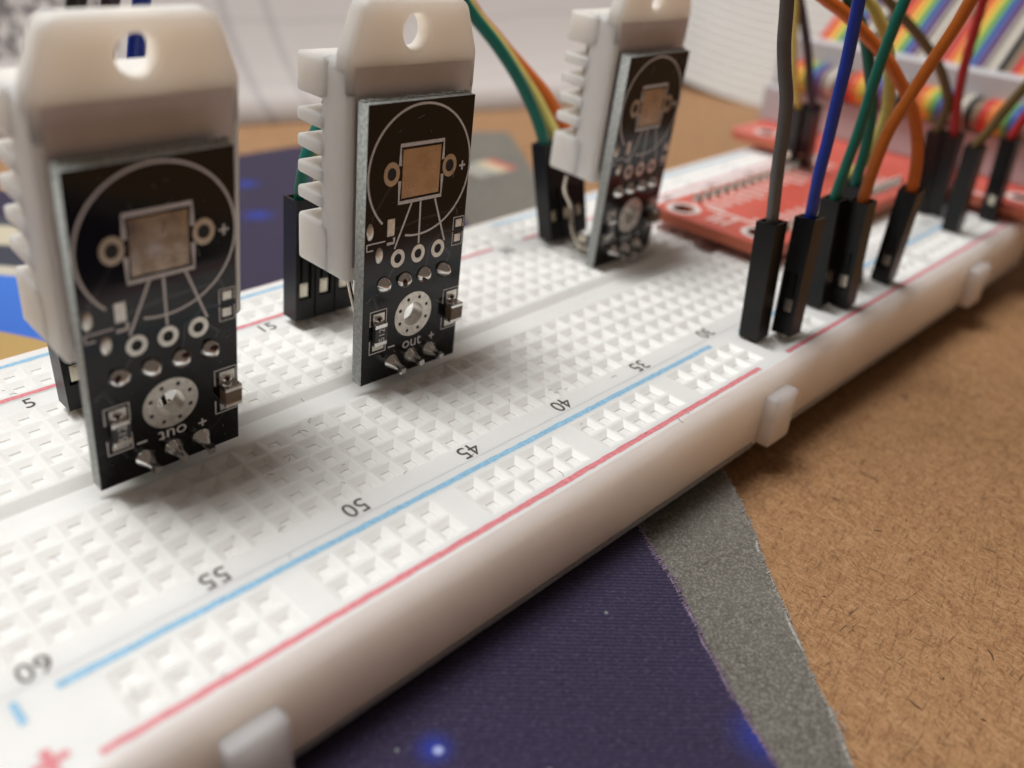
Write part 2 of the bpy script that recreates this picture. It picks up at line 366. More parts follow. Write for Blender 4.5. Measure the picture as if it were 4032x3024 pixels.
fb = part('wood_fibre', mb, [simple('dark_wood_fibre', (0.075, 0.036, 0.018), 0.8), simple('pale_wood_fibre', (0.50, 0.31, 0.16), 0.8)], o); fb['kind'] = 'stuff'

def mat_piece(name, outline, z0, z1, mat):
    me = slab(name, outline, [], z1 - z0, [mat], 0.0, lambda p: (p.x, p.y, p.z + (z0 + z1) / 2)); return link(name, me)
def jitter(pts, amp, step=1.2):
    out = []
    for a, b in zip(pts[:-1], pts[1:]):
        L = math.dist(a, b); n = max(1, int(L / step))
        for k in range(n):
            t = k / n; out.append((a[0] + (b[0] - a[0]) * t + random.uniform(-amp, amp), a[1] + (b[1] - a[1]) * t + random.uniform(-amp, amp)))
    out.append(pts[-1]); return out
def smooth2(pts, n=6): return [(p.x, p.y) for p in spline([(x, y, 0) for x, y in pts], n)]
felt_edge = jitter(smooth2([(22, -76), (42.7, -54.7), (49.6, -46.9), (57.8, -37.9), (67.4, -27), (92, 8), (122, 52), (147, 88)]), 0.12)
pad_edge = jitter(smooth2([(28, -72), (37.7, -51), (41.9, -43.2), (47.2, -35.1), (51.4, -27.3), (70, 4), (93, 43), (116, 82)]), 0.10)
felt = mat_piece('felt_mat', felt_edge + [(140, 93), (120, 99), (60, 107), (-300, 150), (-300, -90)], DESK_Z + 0.05, FELT_Z, M['felt'])
tag(felt, 'dark grey felt mat lying on the brown desk under the purple cloth', 'mat')
pad = mat_piece('mouse_mat', pad_edge + [(118, 96), (95, 102.5), (60, 104), (-300, 146), (-300, -88)], FELT_Z + 0.02, PAD_Z, M['galaxy'])
tag(pad, 'dark purple galaxy print cloth mat with blue stars under the breadboard', 'mat')
def fringe(edge, z0, z1, mat, parent, dens, ln, rad):
    mb = MB(); rnd = random.Random(3)
    for a, b in zip(edge[:-1], edge[1:]):
        if min(a[1], b[1]) < -78 or max(a[1], b[1]) > 20: continue
        L = math.dist(a, b); tx, ty = (b[0] - a[0]) / L, (b[1] - a[1]) / L; nx, ny = ty, -tx
        for k in range(int(L * dens)):
            t = rnd.random(); x, y = a[0] + tx * L * t, a[1] + ty * L * t; z = rnd.uniform(z0, z1)
            l = ln * rnd.uniform(0.3, 1.0) * (2.2 if rnd.random() < 0.04 else 1); q = rnd.uniform(-0.8, 0.8); zz = rnd.uniform(-0.25, 0.25)
            p0 = (x - nx * 0.25, y - ny * 0.25, z); p1 = (x + nx * l * 0.5 + tx * q * l * 0.5, y + ny * l * 0.5 + ty * q * l * 0.5, z + 0.12 + zz * 0.5)
            p2 = (x + nx * l * 0.7 + tx * q * l * 1.5, y + ny * l * 0.7 + ty * q * l * 1.5, z + zz)
            tube(mb, [p0, p1, p2], rad * rnd.uniform(0.6, 1.3), 4, 0, False)
    run = [p for p in edge if -78 < p[1] < 20]
    tube(mb, [(x + rnd.uniform(-.07, .07), y + rnd.uniform(-.07, .07), z1 - 0.16 + rnd.uniform(-.05, .05)) for x, y in run], 0.2, 6, 0, True, lambda t: 0.45 + 0.75 * abs(math.sin(t * 311) * math.cos(t * 173)))
    o = part('frayed_edge', mb, mat, parent); o['kind'] = 'stuff'
fringe(pad_edge, PAD_Z - 0.75, PAD_Z + 0.05, M['fringe_purple'], pad, 26, 0.55, 0.045)
fringe(felt_edge, DESK_Z + 0.3, FELT_Z + 0.02, M['fringe_grey'], felt, 34, 0.42, 0.05)

# ------------------------------------------------------------------ breadboard
X0, X1, P = -5.8, 159.4, 2.54
bb = empty('breadboard', (77, 0, -9)); tag(bb, 'long white translucent breadboard with blue and red rail stripes', 'breadboard')
BB = (-77, 0, 9)
def cell(mb, x, y, s=P):
    h = s / 2; a = h - 0.17; f = 0.50; zf = -0.38; zs = -0.52
    q = lambda r, z: [(x - r, y - r, z), (x + r, y - r, z), (x + r, y + r, z), (x - r, y + r, z)]
    A, B, F, G = q(h, 0), q(a, -0.04), q(f, zf), q(f, zs)
    for i in range(4):
        j = (i + 1) % 4
        mb.poly([A[i], A[j], B[j], B[i]], 0); mb.poly([B[i], B[j], F[j], F[i]], 1); mb.poly([F[i], F[j], G[j], G[i]], 1)
    mb.poly(G, 1)
def flat(mb, x0, x1, y0, y1, z=0.0): mb.poly([(x0, y0, z), (x1, y0, z), (x1, y1, z), (x0, y1, z)], 0)
# centre strip
mb = MB(); YT = 17.395
cx0, cx1 = -1.5 * P, 61.5 * P
for sgn in (-1, 1):
    ys = [sgn * (3.81 + P * k) for k in range(5)]
    for y in ys:
        for k in range(-1, 62): cell(mb, k * P, y)
    ya, yb_ = sorted((sgn * 2.54, sgn * 15.24)); flat(mb, X0, cx0, ya, yb_); flat(mb, cx1, X1, ya, yb_)
    ya, yb_ = sorted((sgn * 15.24, sgn * YT)); flat(mb, X0, X1, ya, yb_)
    prof = [(2.54, 0), (2.2, -0.04), (1.7, -0.45), (1.35, -0.8), (0, -0.85)]
    for (a, za), (b, zb) in zip(prof[:-1], prof[1:]):
        pts = [(X0, sgn * a, za), (X1, sgn * a, za), (X1, sgn * b, zb), (X0, sgn * b, zb)]
        mb.poly(pts if sgn < 0 else pts[::-1])
    pts = [(X0, sgn * YT, 0), (X1, sgn * YT, 0), (X1, sgn * YT, -8.5), (X0, sgn * YT, -8.5)]; mb.poly(pts[::-1] if sgn < 0 else pts)
for x, s in ((X0, 1), (X1, -1)):
    pts = [(x, -YT, -8.5), (x, -YT, 0), (x, -2.2, -0.04), (x, -1.35, -0.8), (x, 1.35, -0.8), (x, 2.2, -0.04), (x, YT, 0), (x, YT, -8.5)]; mb.poly(pts if s > 0 else pts[::-1])
mb.poly([(X0, -YT, -8.5), (X0, YT, -8.5), (X1, YT, -8.5), (X1, -YT, -8.5)])
strip = part('terminal_strip', mb, [M['abs'], M['cavity']], bb, BB)
# power rails
def rail(sgn, rows, blue, red):
    mb = MB(); lx = [75.3 - P * k for k in range(29) if k % 6 != 5] + [79.8 + P * k for k in range(29) if k % 6 != 5]; lx.sort()
    yi, yo, yb2 = 17.42, 27.3, 25.85
    ylo, yhi = sorted(abs(r) for r in rows)
    def f(x0, x1, a, b):
        ya, yb_ = sorted((sgn * a, sgn * b)); flat(mb, x0, x1, ya, yb_)
    f(X0, X1, yi, ylo - P / 2); f(X0, X1, yhi + P / 2, yb2)
    for r in rows:
        a, b = abs(r) - P / 2, abs(r) + P / 2; x = X0
        for c in lx:
            if c - P / 2 - x > 1e-4: f(x, c - P / 2, a, b)
            cell(mb, c, r); x = c + P / 2
        f(x, X1, a, b)
    rad = yo - yb2; arc = [(yb2 + rad * math.sin(t), -rad + rad * math.cos(t)) for t in [PI / 2 * k / 8 for k in range(9)]] + [(yo, -8.5)]
    for (a, za), (b, zb) in zip(arc[:-1], arc[1:]):
        pts = [(X0, sgn * a, za), (X1, sgn * a, za), (X1, sgn * b, zb), (X0, sgn * b, zb)]; mb.poly(pts[::-1] if sgn < 0 else pts, 2, True)
    mb.poly([(X0, sgn * yi, 0), (X1, sgn * yi, 0), (X1, sgn * yi, -8.5), (X0, sgn * yi, -8.5)])
    for x in (X0, X1): mb.poly([(x, sgn * yi, 0)] + [(x, sgn * a, z) for a, z in arc] + [(x, sgn * yi, -8.5)])
    mb.poly([(X0, sgn * yi, -8.5), (X1, sgn * yi, -8.5), (X1, sgn * yo, -8.5), (X0, sgn * yo, -8.5)])
    o = part('power_rail', mb, [M['abs'], M['cavity'], M['abs_side']], bb, BB)
    for y, m, nm in ((blue, M['blue_ink'], 'blue_stripe'), (red, M['red_ink'], 'red_stripe')):
        for x0, x1 in ((0.5, 73.9), (79.9, 151.5)):
            s = MB(); n = 120; rnd = random.Random(int(x0 * 7 + y * 3)); top = []; bot = []
            for k in range(n + 1):
                x = x0 + (x1 - x0) * k / n; top.append((x, y + 0.31 + rnd.uniform(-0.05, 0.05), 0.012)); bot.append((x, y - 0.31 + rnd.uniform(-0.05, 0.05), 0.012))
            for k in range(n): s.poly([bot[k], bot[k + 1], top[k + 1], top[k]])
            part(nm, s, m, o)
    return o
near_rail = rail(-1, (-20.6, -23.14), -18.6, -25.15)
far_rail = rail(1, (19.85, 22.39), 24.55, 17.95)
s = MB(); s.box((-2.25, -20.2, 0.0), (-1.75, -18.1, 0.02)); part('minus_mark', s, M['blue_ink'], near_rail)
s = MB(); s.box((-2.2, -24.9, 0.0), (-1.6, -22.8, 0.02)); s.box((-3.0, -24.15, 0.004), (-0.8, -23.6, 0.022)); part('plus_mark', s, M['red_ink'], near_rail)
for x0, w in ((6.4, 4.5), (72.4, 4.6), (131.5, 4.8)):
    s = MB(); s.box((x0, -29.0, -8.3), (x0 + w, -27.2, -2.0)); o = bevel(part('interlock_tab', s, M['abs_side'], bb, BB), 0.4, 3)
for x0, x1 in ((X0 + 0.3, 71.8), (77.6, 131.0), (136.9, X1 - 0.3)):
    s = MB(); s.box((x0, -27.52, -8.5), (x1, -27.25, -7.95)); bevel(part('bottom_lip', s, M['abs_side'], bb, BB), 0.1, 2)
s = MB(); s.box((X0 + 0.5, -26.6, -9.2), (X1 - 0.5, 26.6, -8.52)); part('adhesive_backing', s, M['foam'], bb, BB)
for n in range(5, 61, 5):
    o = link('printed_number', text_mesh(str(n), 2.55, M['black_ink']), strip, ((60 - n) * P, -16.15, 0.005)); o.rotation_euler.z = PI; o.scale.x = 0.92
    o = link('printed_number', text_mesh(str(n), 2.55, M['black_ink']), strip, (11.37 + (n - 5) * P, 16.1, 0.005)); o.scale.x = 0.92

# ------------------------------------------------------------------ humidity sensors
def frame_matrix(o, u, v, w):
    m = Matrix((Vector(u), Vector(v), Vector(w))).transposed().to_4x4(); m.translation = Vector(o) * MM; return m
W_, H_ = 12.6, 27.6
def ring_mesh(name, u, w, ro, ri, th=0.06, rz=1.0, small=(), mat=None):
    holes = [circle(u, w, ri, ri * (rz if rz < 1.15 else 1.15), 28)] + [circle(u + 1.85 * math.cos(a), w + 1.85 * math.sin(a), 0.2, n=10) for a in small]
    return slab(name, circle(u, w, ro, ro * rz, 36), holes, th, [mat or M['tin']], 0.0, FACE(-th / 2 + 0.01))
ANG8 = [PI / 8 + k * PI / 4 for k in range(8)]
shared = {}
def make_sensor(fr, label, flip_text, variant):
    root = empty('humidity_sensor'); root.matrix_world = frame_matrix(*fr)
    tag(root, label, 'sensor', 'humidity sensors standing in the breadboard')
    def add(name, key, fn, parent=root):
        if key not in shared: shared[key] = fn()
        return link(name, shared[key], parent)
    rnd = random.Random(variant)
    # circuit board with a real plated hole
    def board():
        me = slab('circuit_board', [(0, 0), (W_, 0), (W_, H_), (0, H_)], [circle(6.42, 6.4, 1.27, n=32)], 1.4, [M['pcb'], M['pcb_edge']], 0.0, FACE(0.7))
        for p in me.polygons:
            if abs(p.normal.y) < 0.5: p.material_index = 1
        return me
    pcb = add('circuit_board', 'pcb', board)
    # rough mill marks along the top edge
    def nibs():
        mb = MB(); r2 = random.Random(5); x = 0.1
        while x < W_ - 0.2:
            l = r2.uniform(0.25, 0.6); h = r2.uniform(0.05, 0.16); d = r2.uniform(0.9, 1.25)
            mb.box((x, 1.39 - d * 0.55, H_), (x + l, 1.39, H_ + h)); x += l + r2.uniform(0.05, 0.3)
        return mb.mesh('board_burr', [M['pcb_edge']])
    add('board_burr', 'nibs', nibs, pcb)
    # silkscreen
    def silk():
        mb = MB(); c = (6.37, 21.1); r = 6.2
        arc = [(c[0] + r * math.cos(a), c[1] + r * math.sin(a)) for a in [math.radians(-105 + k * 3.0) for k in range(111)]]
        mb.strip(arc, 0.22)
        for a, b in (((5.39, 18.2), (3.55, 13.95)), ((6.5, 18.2), (6.56, 13.95)), ((8.31, 18.2), (9.95, 13.6))): mb.strip([a, b], 0.22, -0.034)
        mb.strip([(3.8, 21.9), (3.8, 23.75), (9.02, 23.75), (9.02, 21.9)], 0.36, -0.038); mb.strip([(3.8, 20.5), (3.8, 18.4), (9.02, 18.4), (9.02, 20.5)], 0.36, -0.038)
        mb.strip([(11.2, 21.0), (12.0, 21.0)], 0.2); mb.strip([(11.6, 20.55), (11.6, 21.45)], 0.2, -0.034)
        mb.strip([(0.25, 15.0), (0.25, 14.3), (1.0, 14.3)], 0.16); mb.strip([(0.25, 14.95), (2.4, 14.95)], 0.14, -0.034); mb.strip([(2.6, 14.6), (3.45, 14.6), (3.45, 15.15)], 0.3)
        for x0, x1, z0, z1 in ((0.92, 2.93, 3.3, 7.9), (10.42, 12.45, 3.5, 8.03)):
            zm = (z0 + z1) / 2
            mb.strip([(x0, zm + 0.75), (x0, z1), (x1, z1), (x1, zm + 0.6)], 0.13); mb.strip([(x0, zm - 0.85), (x0, z0), (x1, z0), (x1, zm - 0.7)], 0.13)
        mb.strip([(11.05, 14.45), (11.05, 15.75), (12.4, 15.75), (12.4, 14.6)], 0.13); mb.strip([(11.05, 14.2), (11.05, 12.8), (12.4, 12.8), (12.4, 14.1)], 0.13)
        mb.strip([(3.3, 3.45), (4.15, 3.45)], 0.17); mb.strip([(8.75, 3.2), (9.5, 3.2)], 0.17); mb.strip([(9.12, 2.8), (9.12, 3.6)], 0.17, -0.034)
        return mb.mesh('silkscreen', [M['silk']])
    add('silkscreen', 'silk', silk, pcb)
    t = link('printed_text', text_mesh('out', 1.75, M['silk']), pcb, (6.42, -0.03, 3.25)); t.rotation_euler = (PI / 2, PI if flip_text else 0, 0); t.scale.x = 1.05
    def traces():
        mb = MB()
        for pl in (((2.85, 20.2), (0.9, 17.6), (0.55, 16.2)), ((0.3, 9.0), (2.5, 10.45), (4.0, 12.6)), ((3.4, 15.9), (7.0, 16.4), (11.2, 16.6), (11.7, 15.2)), ((7.6, 10.5), (8.0, 13.4), (9.6, 14.6), (11.2, 14.4)), ((10.1, 10.5), (10.9, 12.0), (9.6, 13.2)), ((2.0, 7.6), (1.2, 9.4), (2.4, 10.4)), ((3.88, 1.7), (2.4, 2.4), (2.0, 3.6)), ((8.96, 1.7), (10.6, 2.6), (11.4, 3.7))): mb.strip(list(pl), 0.3, -0.012)
        return mb.mesh('copper_trace', [M['trace']])
    add('copper_trace', 'traces', traces, pcb)
    mb = MB(); r3 = random.Random(variant * 17)
    for _ in range(26):
        x, z, l, a = r3.uniform(0.4, 12.2), r3.uniform(0.5, 27), r3.choice((0.06, 0.08, 0.1, 0.14, 0.4, 0.8)), r3.uniform(0, 6.3)
        q = [(x, -0.05, z), (x + l * 0.5 * math.cos(a) + 0.08 * l, -0.09, z + l * 0.5 * math.sin(a)), (x + l * math.cos(a), -0.05, z + l * math.sin(a))]; tube(mb, spline(q, 3), 0.018, 4)
    o = part('dust', mb, M['dust'], pcb); o['kind'] = 'stuff'
    # pads and rings
    def sq():
        mb = MB(); mb.box((4.09, -0.045, 18.8), (8.68, 0.01, 23.35)); return mb.mesh('copper_square', [M['copper2' if variant == 1 else 'copper']])
    add('copper_square', ('sq', variant == 1), sq, pcb)
    for u, w, ro, ri, rz, m in ((2.85, 21.25, 0.92, 0.52, 1.22, 'ring'), (9.92, 21.2, 0.9, 0.52, 1.22, 'ring'), (4.02, 12.9, 0.86, 0.45, 1.08, 'tin'), (6.57, 12.9, 0.86, 0.45, 1.08, 'tin'), (9.15, 12.9, 0.86, 0.45, 1.08, 'tin')):
        k = ('ring', u); o = add('pad_ring', k, lambda: ring_mesh('pad_ring', u, w, ro, ri, 0.05, rz, (), M[m]), pcb)
        def dk():
            mb = MB(); mb.lathe([(ri * 1.02, 0.0), (ri * 1.02, 0.012)], (u, 0, w), 20, smooth=False); return mb.mesh('hole', [M['hole_shade']])  # dark disc on the board face, painting the shade of a hole
        add('hole', ('hole', u), dk, o)
    via = add('mounting_ring', 'via', lambda: ring_mesh('mounting_ring', 6.42, 6.4, 2.42, 1.25, 0.05, 1.0, ANG8), pcb)
    def wall():
        mb = MB(); n = 32
        for k in range(n):
            a, b = 2 * PI * k / n, 2 * PI * (k + 1) / n
            p = lambda t, y: (6.42 + 1.25 * math.cos(t), y, 6.4 + 1.25 * math.sin(t))
            mb.poly([p(a, -0.03), p(b, -0.03), p(b, 1.43), p(a, 1.43)], 0, True)
        for a in ANG8: mb.lathe([(0.2, 0.0), (0.2, 0.012)], (6.42 + 1.85 * math.cos(a), 0, 6.4 + 1.85 * math.sin(a)), 10, mi=1, smooth=False)  # dark discs paint the shade in the small holes
        return mb.mesh('plated_wall', [M['tin'], M['hole_shade']])
    add('plated_wall', 'wall', wall, via)
    def pad_dome(u, w, a, b, h, sharp=False):
        def f():
            mb = MB(); pr = [(1.0, 0.0), (0.99, 0.25 * h), (0.86, 0.7 * h), (0.5, 0.95 * h), (0.05, h)]
            mb.lathe([(r * a, q) for r, q in pr], (u, 0.005, w), 18, sz=b / a); return mb.mesh('solder_pad', [M['tin']])
        return f
    for u, w, a, b in ((0.55, 16.15, 0.40, 0.85), (1.71, 13.65, 0.45, 0.84)): add('solder_pad', ('pd', u), pad_dome(u, w, a, b, 0.22), pcb)
    for u, w, a, b in ((2.99, 16.2, 0.44, 0.86), (11.73, 15.15, 0.42, 0.42), (11.68, 13.6, 0.42, 0.42)):
        def f():
            mb = MB(); mb.box((u - a, -0.10, w - b), (u + a, 0.01, w + b)); return mb.mesh('solder_pad', [M['tin']])
        bevel(add('solder_pad', ('ps', u, w), f, pcb), 0.06, 2)
    def dome():
        mb = MB(); mb.lathe([(0.84, 0), (0.80, 0.18), (0.62, 0.45), (0.42, 0.66), (0.22, 0.80), (0.02, 0.84)], (0, 0, 0), 24, sz=1.0); return mb.mesh('solder_joint', [M['solder']])
    for i in range(4):
        o = add('solder_joint', 'dome', dome, pcb); o.location = Vector((2.5 + 2.54 * i, 0.0, 10.45)) * MM; o.rotation_euler = (rnd.uniform(-.1, .1), rnd.uniform(0, 6), rnd.uniform(-.1, .1)); o.scale = (1.0, rnd.uniform(0.85, 1.1), 1.08)
        def fl():
            mb = MB(); mb.lathe([(0.45, 0.52), (0.32, 0.68), (0.1, 0.80)], (0.05, 0, 0.35), 14, sz=0.7); return mb.mesh('dark_reflection', [M['solder_dark']])  # dark reflection painted on the upper part of the solder dome
        if i != 0 or variant == 1: add('dark_reflection', 'solder_dark', fl, o)
    def cone():
        mb = MB(); mb.lathe([(0.86, 0), (0.80, 0.14), (0.58, 0.5), (0.40, 0.95), (0.33, 1.3), (0.30, 1.42)], (0, 0, 0), 22)
        mb.box((-0.3, -2.0, -0.3), (0.3, -0.9, 0.3)); return mb.mesh('solder_cone', [M['solder']])
    for i in range(3):
        o = add('solder_cone', 'cone', cone, pcb); o.location = Vector((3.88 + 2.54 * i, 0.0, 1.65)) * MM; o.rotation_euler = (rnd.uniform(-.05, .12), rnd.uniform(-.3, .3), rnd.uniform(-.08, .08))
    # chip resistor
    def chip_pads(x0, x1, z0, z1, dz):
        def f():
            mb = MB(); mb.box((x0, -0.06, z0), (x1, 0.01, z0 + dz)); mb.box((x0, -0.06, z1 - dz), (x1, 0.01, z1)); return mb.mesh('chip_pads', [M['tin']])
        return f
    def rb():
        mb = MB(); mb.box((1.25, -0.52, 4.75), (2.72, -0.05, 6.15)); return mb.mesh('chip_resistor', [M['resistor']])
    res = add('chip_resistor', 'rb', rb)
    add('chip_pads', 'rpads', chip_pads(1.3, 2.68, 3.6, 7.6, 1.25), res)
    for i, (z0, z1) in enumerate(((4.25, 4.76), (6.14, 6.65))):
        def f():
            mb = MB(); mb.box((1.24, -0.54, z0), (2.73, -0.04, z1)); return mb.mesh('end_cap', [M['solder']])
        bevel(add('end_cap', ('rcap', i), f, res), 0.07, 2)
    t = link('printed_text', text_mesh('512', 0.98, M['silk']), res, (2.05, -0.535, 5.45)); t.rotation_euler = (PI / 2, -PI / 2, 0)
    def cb():
        mb = MB(); mb.box((10.82, -1.05, 4.95), (12.42, -0.05, 6.2)); return mb.mesh('chip_capacitor', [M['ceramic']])
    cap = bevel(add('chip_capacitor', 'cb', cb), 0.08, 2)
    add('chip_pads', 'cpads', chip_pads(10.85, 12.3, 3.75, 7.75, 1.2), cap)
    for i, (z0, z1) in enumerate(((4.55, 4.98), (6.17, 6.6))):
        def f():
            mb = MB(); mb.box((10.8, -1.08, z0), (12.44, -0.04, z1)); return mb.mesh('end_cap', [M['solder']])
        bevel(add('end_cap', ('ccap', i), f, cap), 0.1, 2)
    for key, par, x, z in (('fr1', res, 1.95, 6.95), ('fr2', cap, 11.55, 6.95)):
        def f():
            mb = MB(); mb.lathe([(0.52, 0), (0.45, 0.18), (0.3, 0.36), (0.06, 0.44)], (x, 0, z), 14, sz=0.8); mb.lathe([(0.25, 0.2), (0.2, 0.42), (0.05, 0.5)], (x - 0.1, 0, z + 0.1), 10, mi=1); return mb.mesh('solder_fillet', [M['solder'], M['solder_dark']])  # second lathe is a small dark cap on the fillet
        add('solder_fillet', key, f, par)
    # housing: plate with the hanging hole, slab behind it, grille blocks
    U0, U1, VF = -0.5, 14.5, 2.15
    def house():
        out = rounded([(U0, 10.45), (U1, 10.45), (U1, 30.55), (U0, 30.55)], [0.5, 0.5, 0.8, 0.8], 5)
        me = slab('housing', out, [], 4.0, [M['housing']], 0.42, FACE(VF + 2.004)); smooth_all(me); return me
    h = add('housing', 'house', house); h.location.z = (0, 0.85, 0.0, 0.8)[variant] * MM
    m = h.modifiers.new('split', 'EDGE_SPLIT'); m.split_angle = 0.7
    def flange():
        e = 0.004
        out = rounded([(U0 + e, 27.5), (U1 - e, 27.5), (U1 - e, 31.0), (12.9, 35.6), (1.1, 35.6), (U0 + e, 31.0)], [0.5, 0.5, 1.2, 1.5, 1.5, 1.2], 6)
        me = slab('hanging_flange', out, [circle(6.95, 32.85, 1.5, n=32)], 2.0, [M['housing']], 0.36, FACE(VF + 1.0)); smooth_all(me); return me
    o = add('hanging_flange', 'flange', flange, h); m = o.modifiers.new('split', 'EDGE_SPLIT'); m.split_angle = 0.7
    def resin():
        mb = MB(); mb.box((0.2, VF - 0.03, 12.0), (13.85, VF + 0.4, 30.15)); return mb.mesh('potting_panel', [M['potting']])
    add('potting_panel', 'resin', resin, h)
    for i, (z0, z1) in enumerate(((10.5, 15.35), (26.75, 30.3))):
        def f():
            mb = MB(); mb.box((U0 - 0.004, VF + 2.6, z0), (U1 + 0.004, VF + 7.75, z1)); return mb.mesh('grille_block', [M['housing']])
        bevel(add('grille_block', ('blk', i), f, h), 0.4, 3)
    def fin():
        mb = MB(); y0, y1 = VF + 3.2, VF + 7.75
        mb.raw([(U0, y0, -0.80), (U1, y0, -0.80), (U1, y1, -0.66), (U0, y1, -0.66), (U0, y0, 0.56), (U1, y0, 0.56), (U1, y1, 0.56), (U0, y1, 0.56)],
               [(0, 3, 2, 1), (4, 5, 6, 7), (0, 1, 5, 4), (1, 2, 6, 5), (2, 3, 7, 6), (3, 0, 4, 7)]); return mb.mesh('fin', [M['housing']])
    for i in range(4):
        o = bevel(add('fin', 'fin', fin, h), 0.3, 3); o.location = Vector((0, 0, 17.45 + 2.46 * i)) * MM
    def mull():
        mb = MB(); mb.box((2.2, VF + 3.8, 15.2), (3.0, VF + 6.6, 26.9)); mb.box((7.0, VF + 3.8, 15.2), (8.0, VF + 6.6, 26.9)); mb.box((12.0, VF + 3.8, 15.2), (12.8, VF + 6.6, 26.9)); return mb.mesh('grille_core', [M['housing']])
    add('grille_core', 'mull', mull, h)
    # leads from the housing to the board, header and pins behind it
    for i in range(4):
        u = 2.5 + 2.54 * i; mb = MB()
        if variant == 3 and i == 0: pts = [(0.3, 7.2, 10.6), (0.5, 7.3, 8.6), (1.6, 6.6, 6.2), (1.2, 5.6, 3.8), (1.4, 4.2, 1.8), (2.6, 1.5, 0.9)]
        else: pts = [(u - 1.2 + 0.2 * i, 4.2, 10.8), (u - 0.9, 4.0, 8.6), (u - 0.4, 3.4, 5.5), (u, 2.4, 2.5), (u + 0.3, 1.4, 1.2)]
        tube(mb, spline(pts, 5), 0.25, 8); part('lead', mb, M['pin'], root)
    mb = MB(); mb.box((2.55, 1.42, 0.4), (10.25, 3.9, 2.9)); bevel(part('pin_header', mb, M['header'], root), 0.2, 1)
    for i in range(3):
        mb = MB(); u = 3.88 + 2.54 * i; mb.box((u - 0.3, 3.88, 1.35), (u + 0.3, 5.9, 1.95)); mb.box((u - 0.3, 5.3, -3.2), (u + 0.3, 5.9, 1.36)); part('header_pin', mb, M['pin'], root)
    return root
make_sensor(((10.62829, -1.76543, 0.54882), (0.99937, 0.03013, -0.01864), (-0.0276, 0.99198, 0.12336), (0.02221, -0.12276, 0.99219)),
            'nearest sensor tilted forward, its printed word out upside down', True, 1)
make_sensor(((36.44856, -1.95092, 0.8518), (0.9987, 0.02347, -0.04514), (-0.02244, 0.99948, 0.02327), (0.04567, -0.02223, 0.99871)),
            'sharp middle sensor on black board with resistor marked 512', False, 2)
make_sensor(((79.88027, 4.62766, 0.10511), (0.99948, 0.02297, -0.02258), (-0.02169, 0.99822, 0.05551), (0.02382, -0.05499, 0.9982)),
            'farthest blurred sensor beside the red breakout board', False, 3)

# ------------------------------------------------------------------ jumper wires
def housing_mesh():
    mb = MB(); h = 1.25; L = 14.0
    xs = [-h, -0.78, -0.35, 0.35, 0.78, h]; zs = [0, 2.55, 4.5, 7.6, 8.0, L]
    def depth(i, j):
        if 1 <= i <= 3 and j == 1: return 0.45
        if i in (1, 3) and j == 2: return 0.35
        if i == 2 and j == 2: return 0.08
        return 0.0
    D = [[depth(i, j) for j in range(5)] for i in range(5)]
    for i in range(5):
        for j in range(5):
            y = -h + D[i][j]; mb.poly([(xs[i], y, zs[j]), (xs[i + 1], y, zs[j]), (xs[i + 1], y, zs[j + 1]), (xs[i], y, zs[j + 1])])
            if i < 4 and D[i + 1][j] != D[i][j]:
                x = xs[i + 1]; y2 = -h + D[i + 1][j]; mb.poly([(x, y, zs[j]), (x, y2, zs[j]), (x, y2, zs[j + 1]), (x, y, zs[j + 1])])
            if j < 4 and D[i][j + 1] != D[i][j]:
                z = zs[j + 1]; y2 = -h + D[i][j + 1]; mb.poly([(xs[i], y, z), (xs[i + 1], y, z), (xs[i + 1], y2, z), (xs[i], y2, z)])
    mb.poly([(h, -h, 0), (h, h, 0), (h, h, L), (h, -h, L)]); mb.poly([(h, h, 0), (-h, h, 0), (-h, h, L), (h, h, L)]); mb.poly([(-h, h, 0), (-h, -h, 0), (-h, -h, L), (-h, h, L)])
    mb.poly([(-h, -h, 0), (-h, h, 0), (h, h, 0), (h, -h, 0)])
    a = 0.98
    O = [(-h, -h), (h, -h), (h, h), (-h, h)]; I = [(-a, -a), (a, -a), (a, a), (-a, a)]
    for k in range(4):
        q = (k + 1) % 4; mb.poly([(*O[k], L), (*O[q], L), (*I[q], L), (*I[k], L)]); mb.poly([(*I[k], L), (*I[q], L), (*I[q], L - 2), (*I[k], L - 2)])
    mb.poly([(*p, L - 2) for p in I])
    return mb.mesh('connector_housing', [M['black']])
def contact_mesh():
    mb = MB(); mb.box((-0.5, -0.92, 2.7), (0.5, -0.6, 4.35)); mb.box((-0.22, -0.99, 2.8), (0.42, -0.9, 4.2)); return mb.mesh('metal_contact', [M['pin']])
def pin_mesh():
    mb = MB(); mb.box((-0.32, -0.32, -4.0), (0.32, 0.32, 0.3)); return mb.mesh('contact_pin', [M['pin']])
HM, CM, PM = housing_mesh(), contact_mesh(), pin_mesh()
def jumper(label, base, top, win, path, color, r=0.74, group=None):
    """one jumper lead: plug from base to top (window face turned by win), cable along path"""
    root = empty('jumper_wire'); tag(root, label, 'jumper wire', group)
    b, t = Vector(base), Vector(top); z = (t - b).normalized(); x = Vector((math.cos(win), math.sin(win), 0)); x = (x - z * x.dot(z)).normalized(); y = z.cross(x)
    root.matrix_world = frame_matrix(b, x, y, z)
    h = bevel(link('connector_housing', HM, root), 0.1, 2); link('metal_contact', CM, h); link('contact_pin', PM, h)
    mb = MB(); inv = Matrix((x, y, z)); path = [Vector(p) for p in path]; d = (path[-1] - path[-2]).normalized()
    path += [path[-1] + d * 25 + Vector((0, 0, 18)), path[-1] + d * 45 + Vector((0, 0, 60)), path[-1] + d * 60 + Vector((0, 0, 120))]
    P3 = [inv @ (Vector(p) - b) for p in path]; P3 = [Vector((0, 0, 11.8)), Vector((0, 0, 13.9))] + P3[1:]
    tube(mb, spline(P3, 7), r, 12); part('cable', mb, M['w_' + color], root)
    return root
W90 = -PI / 2
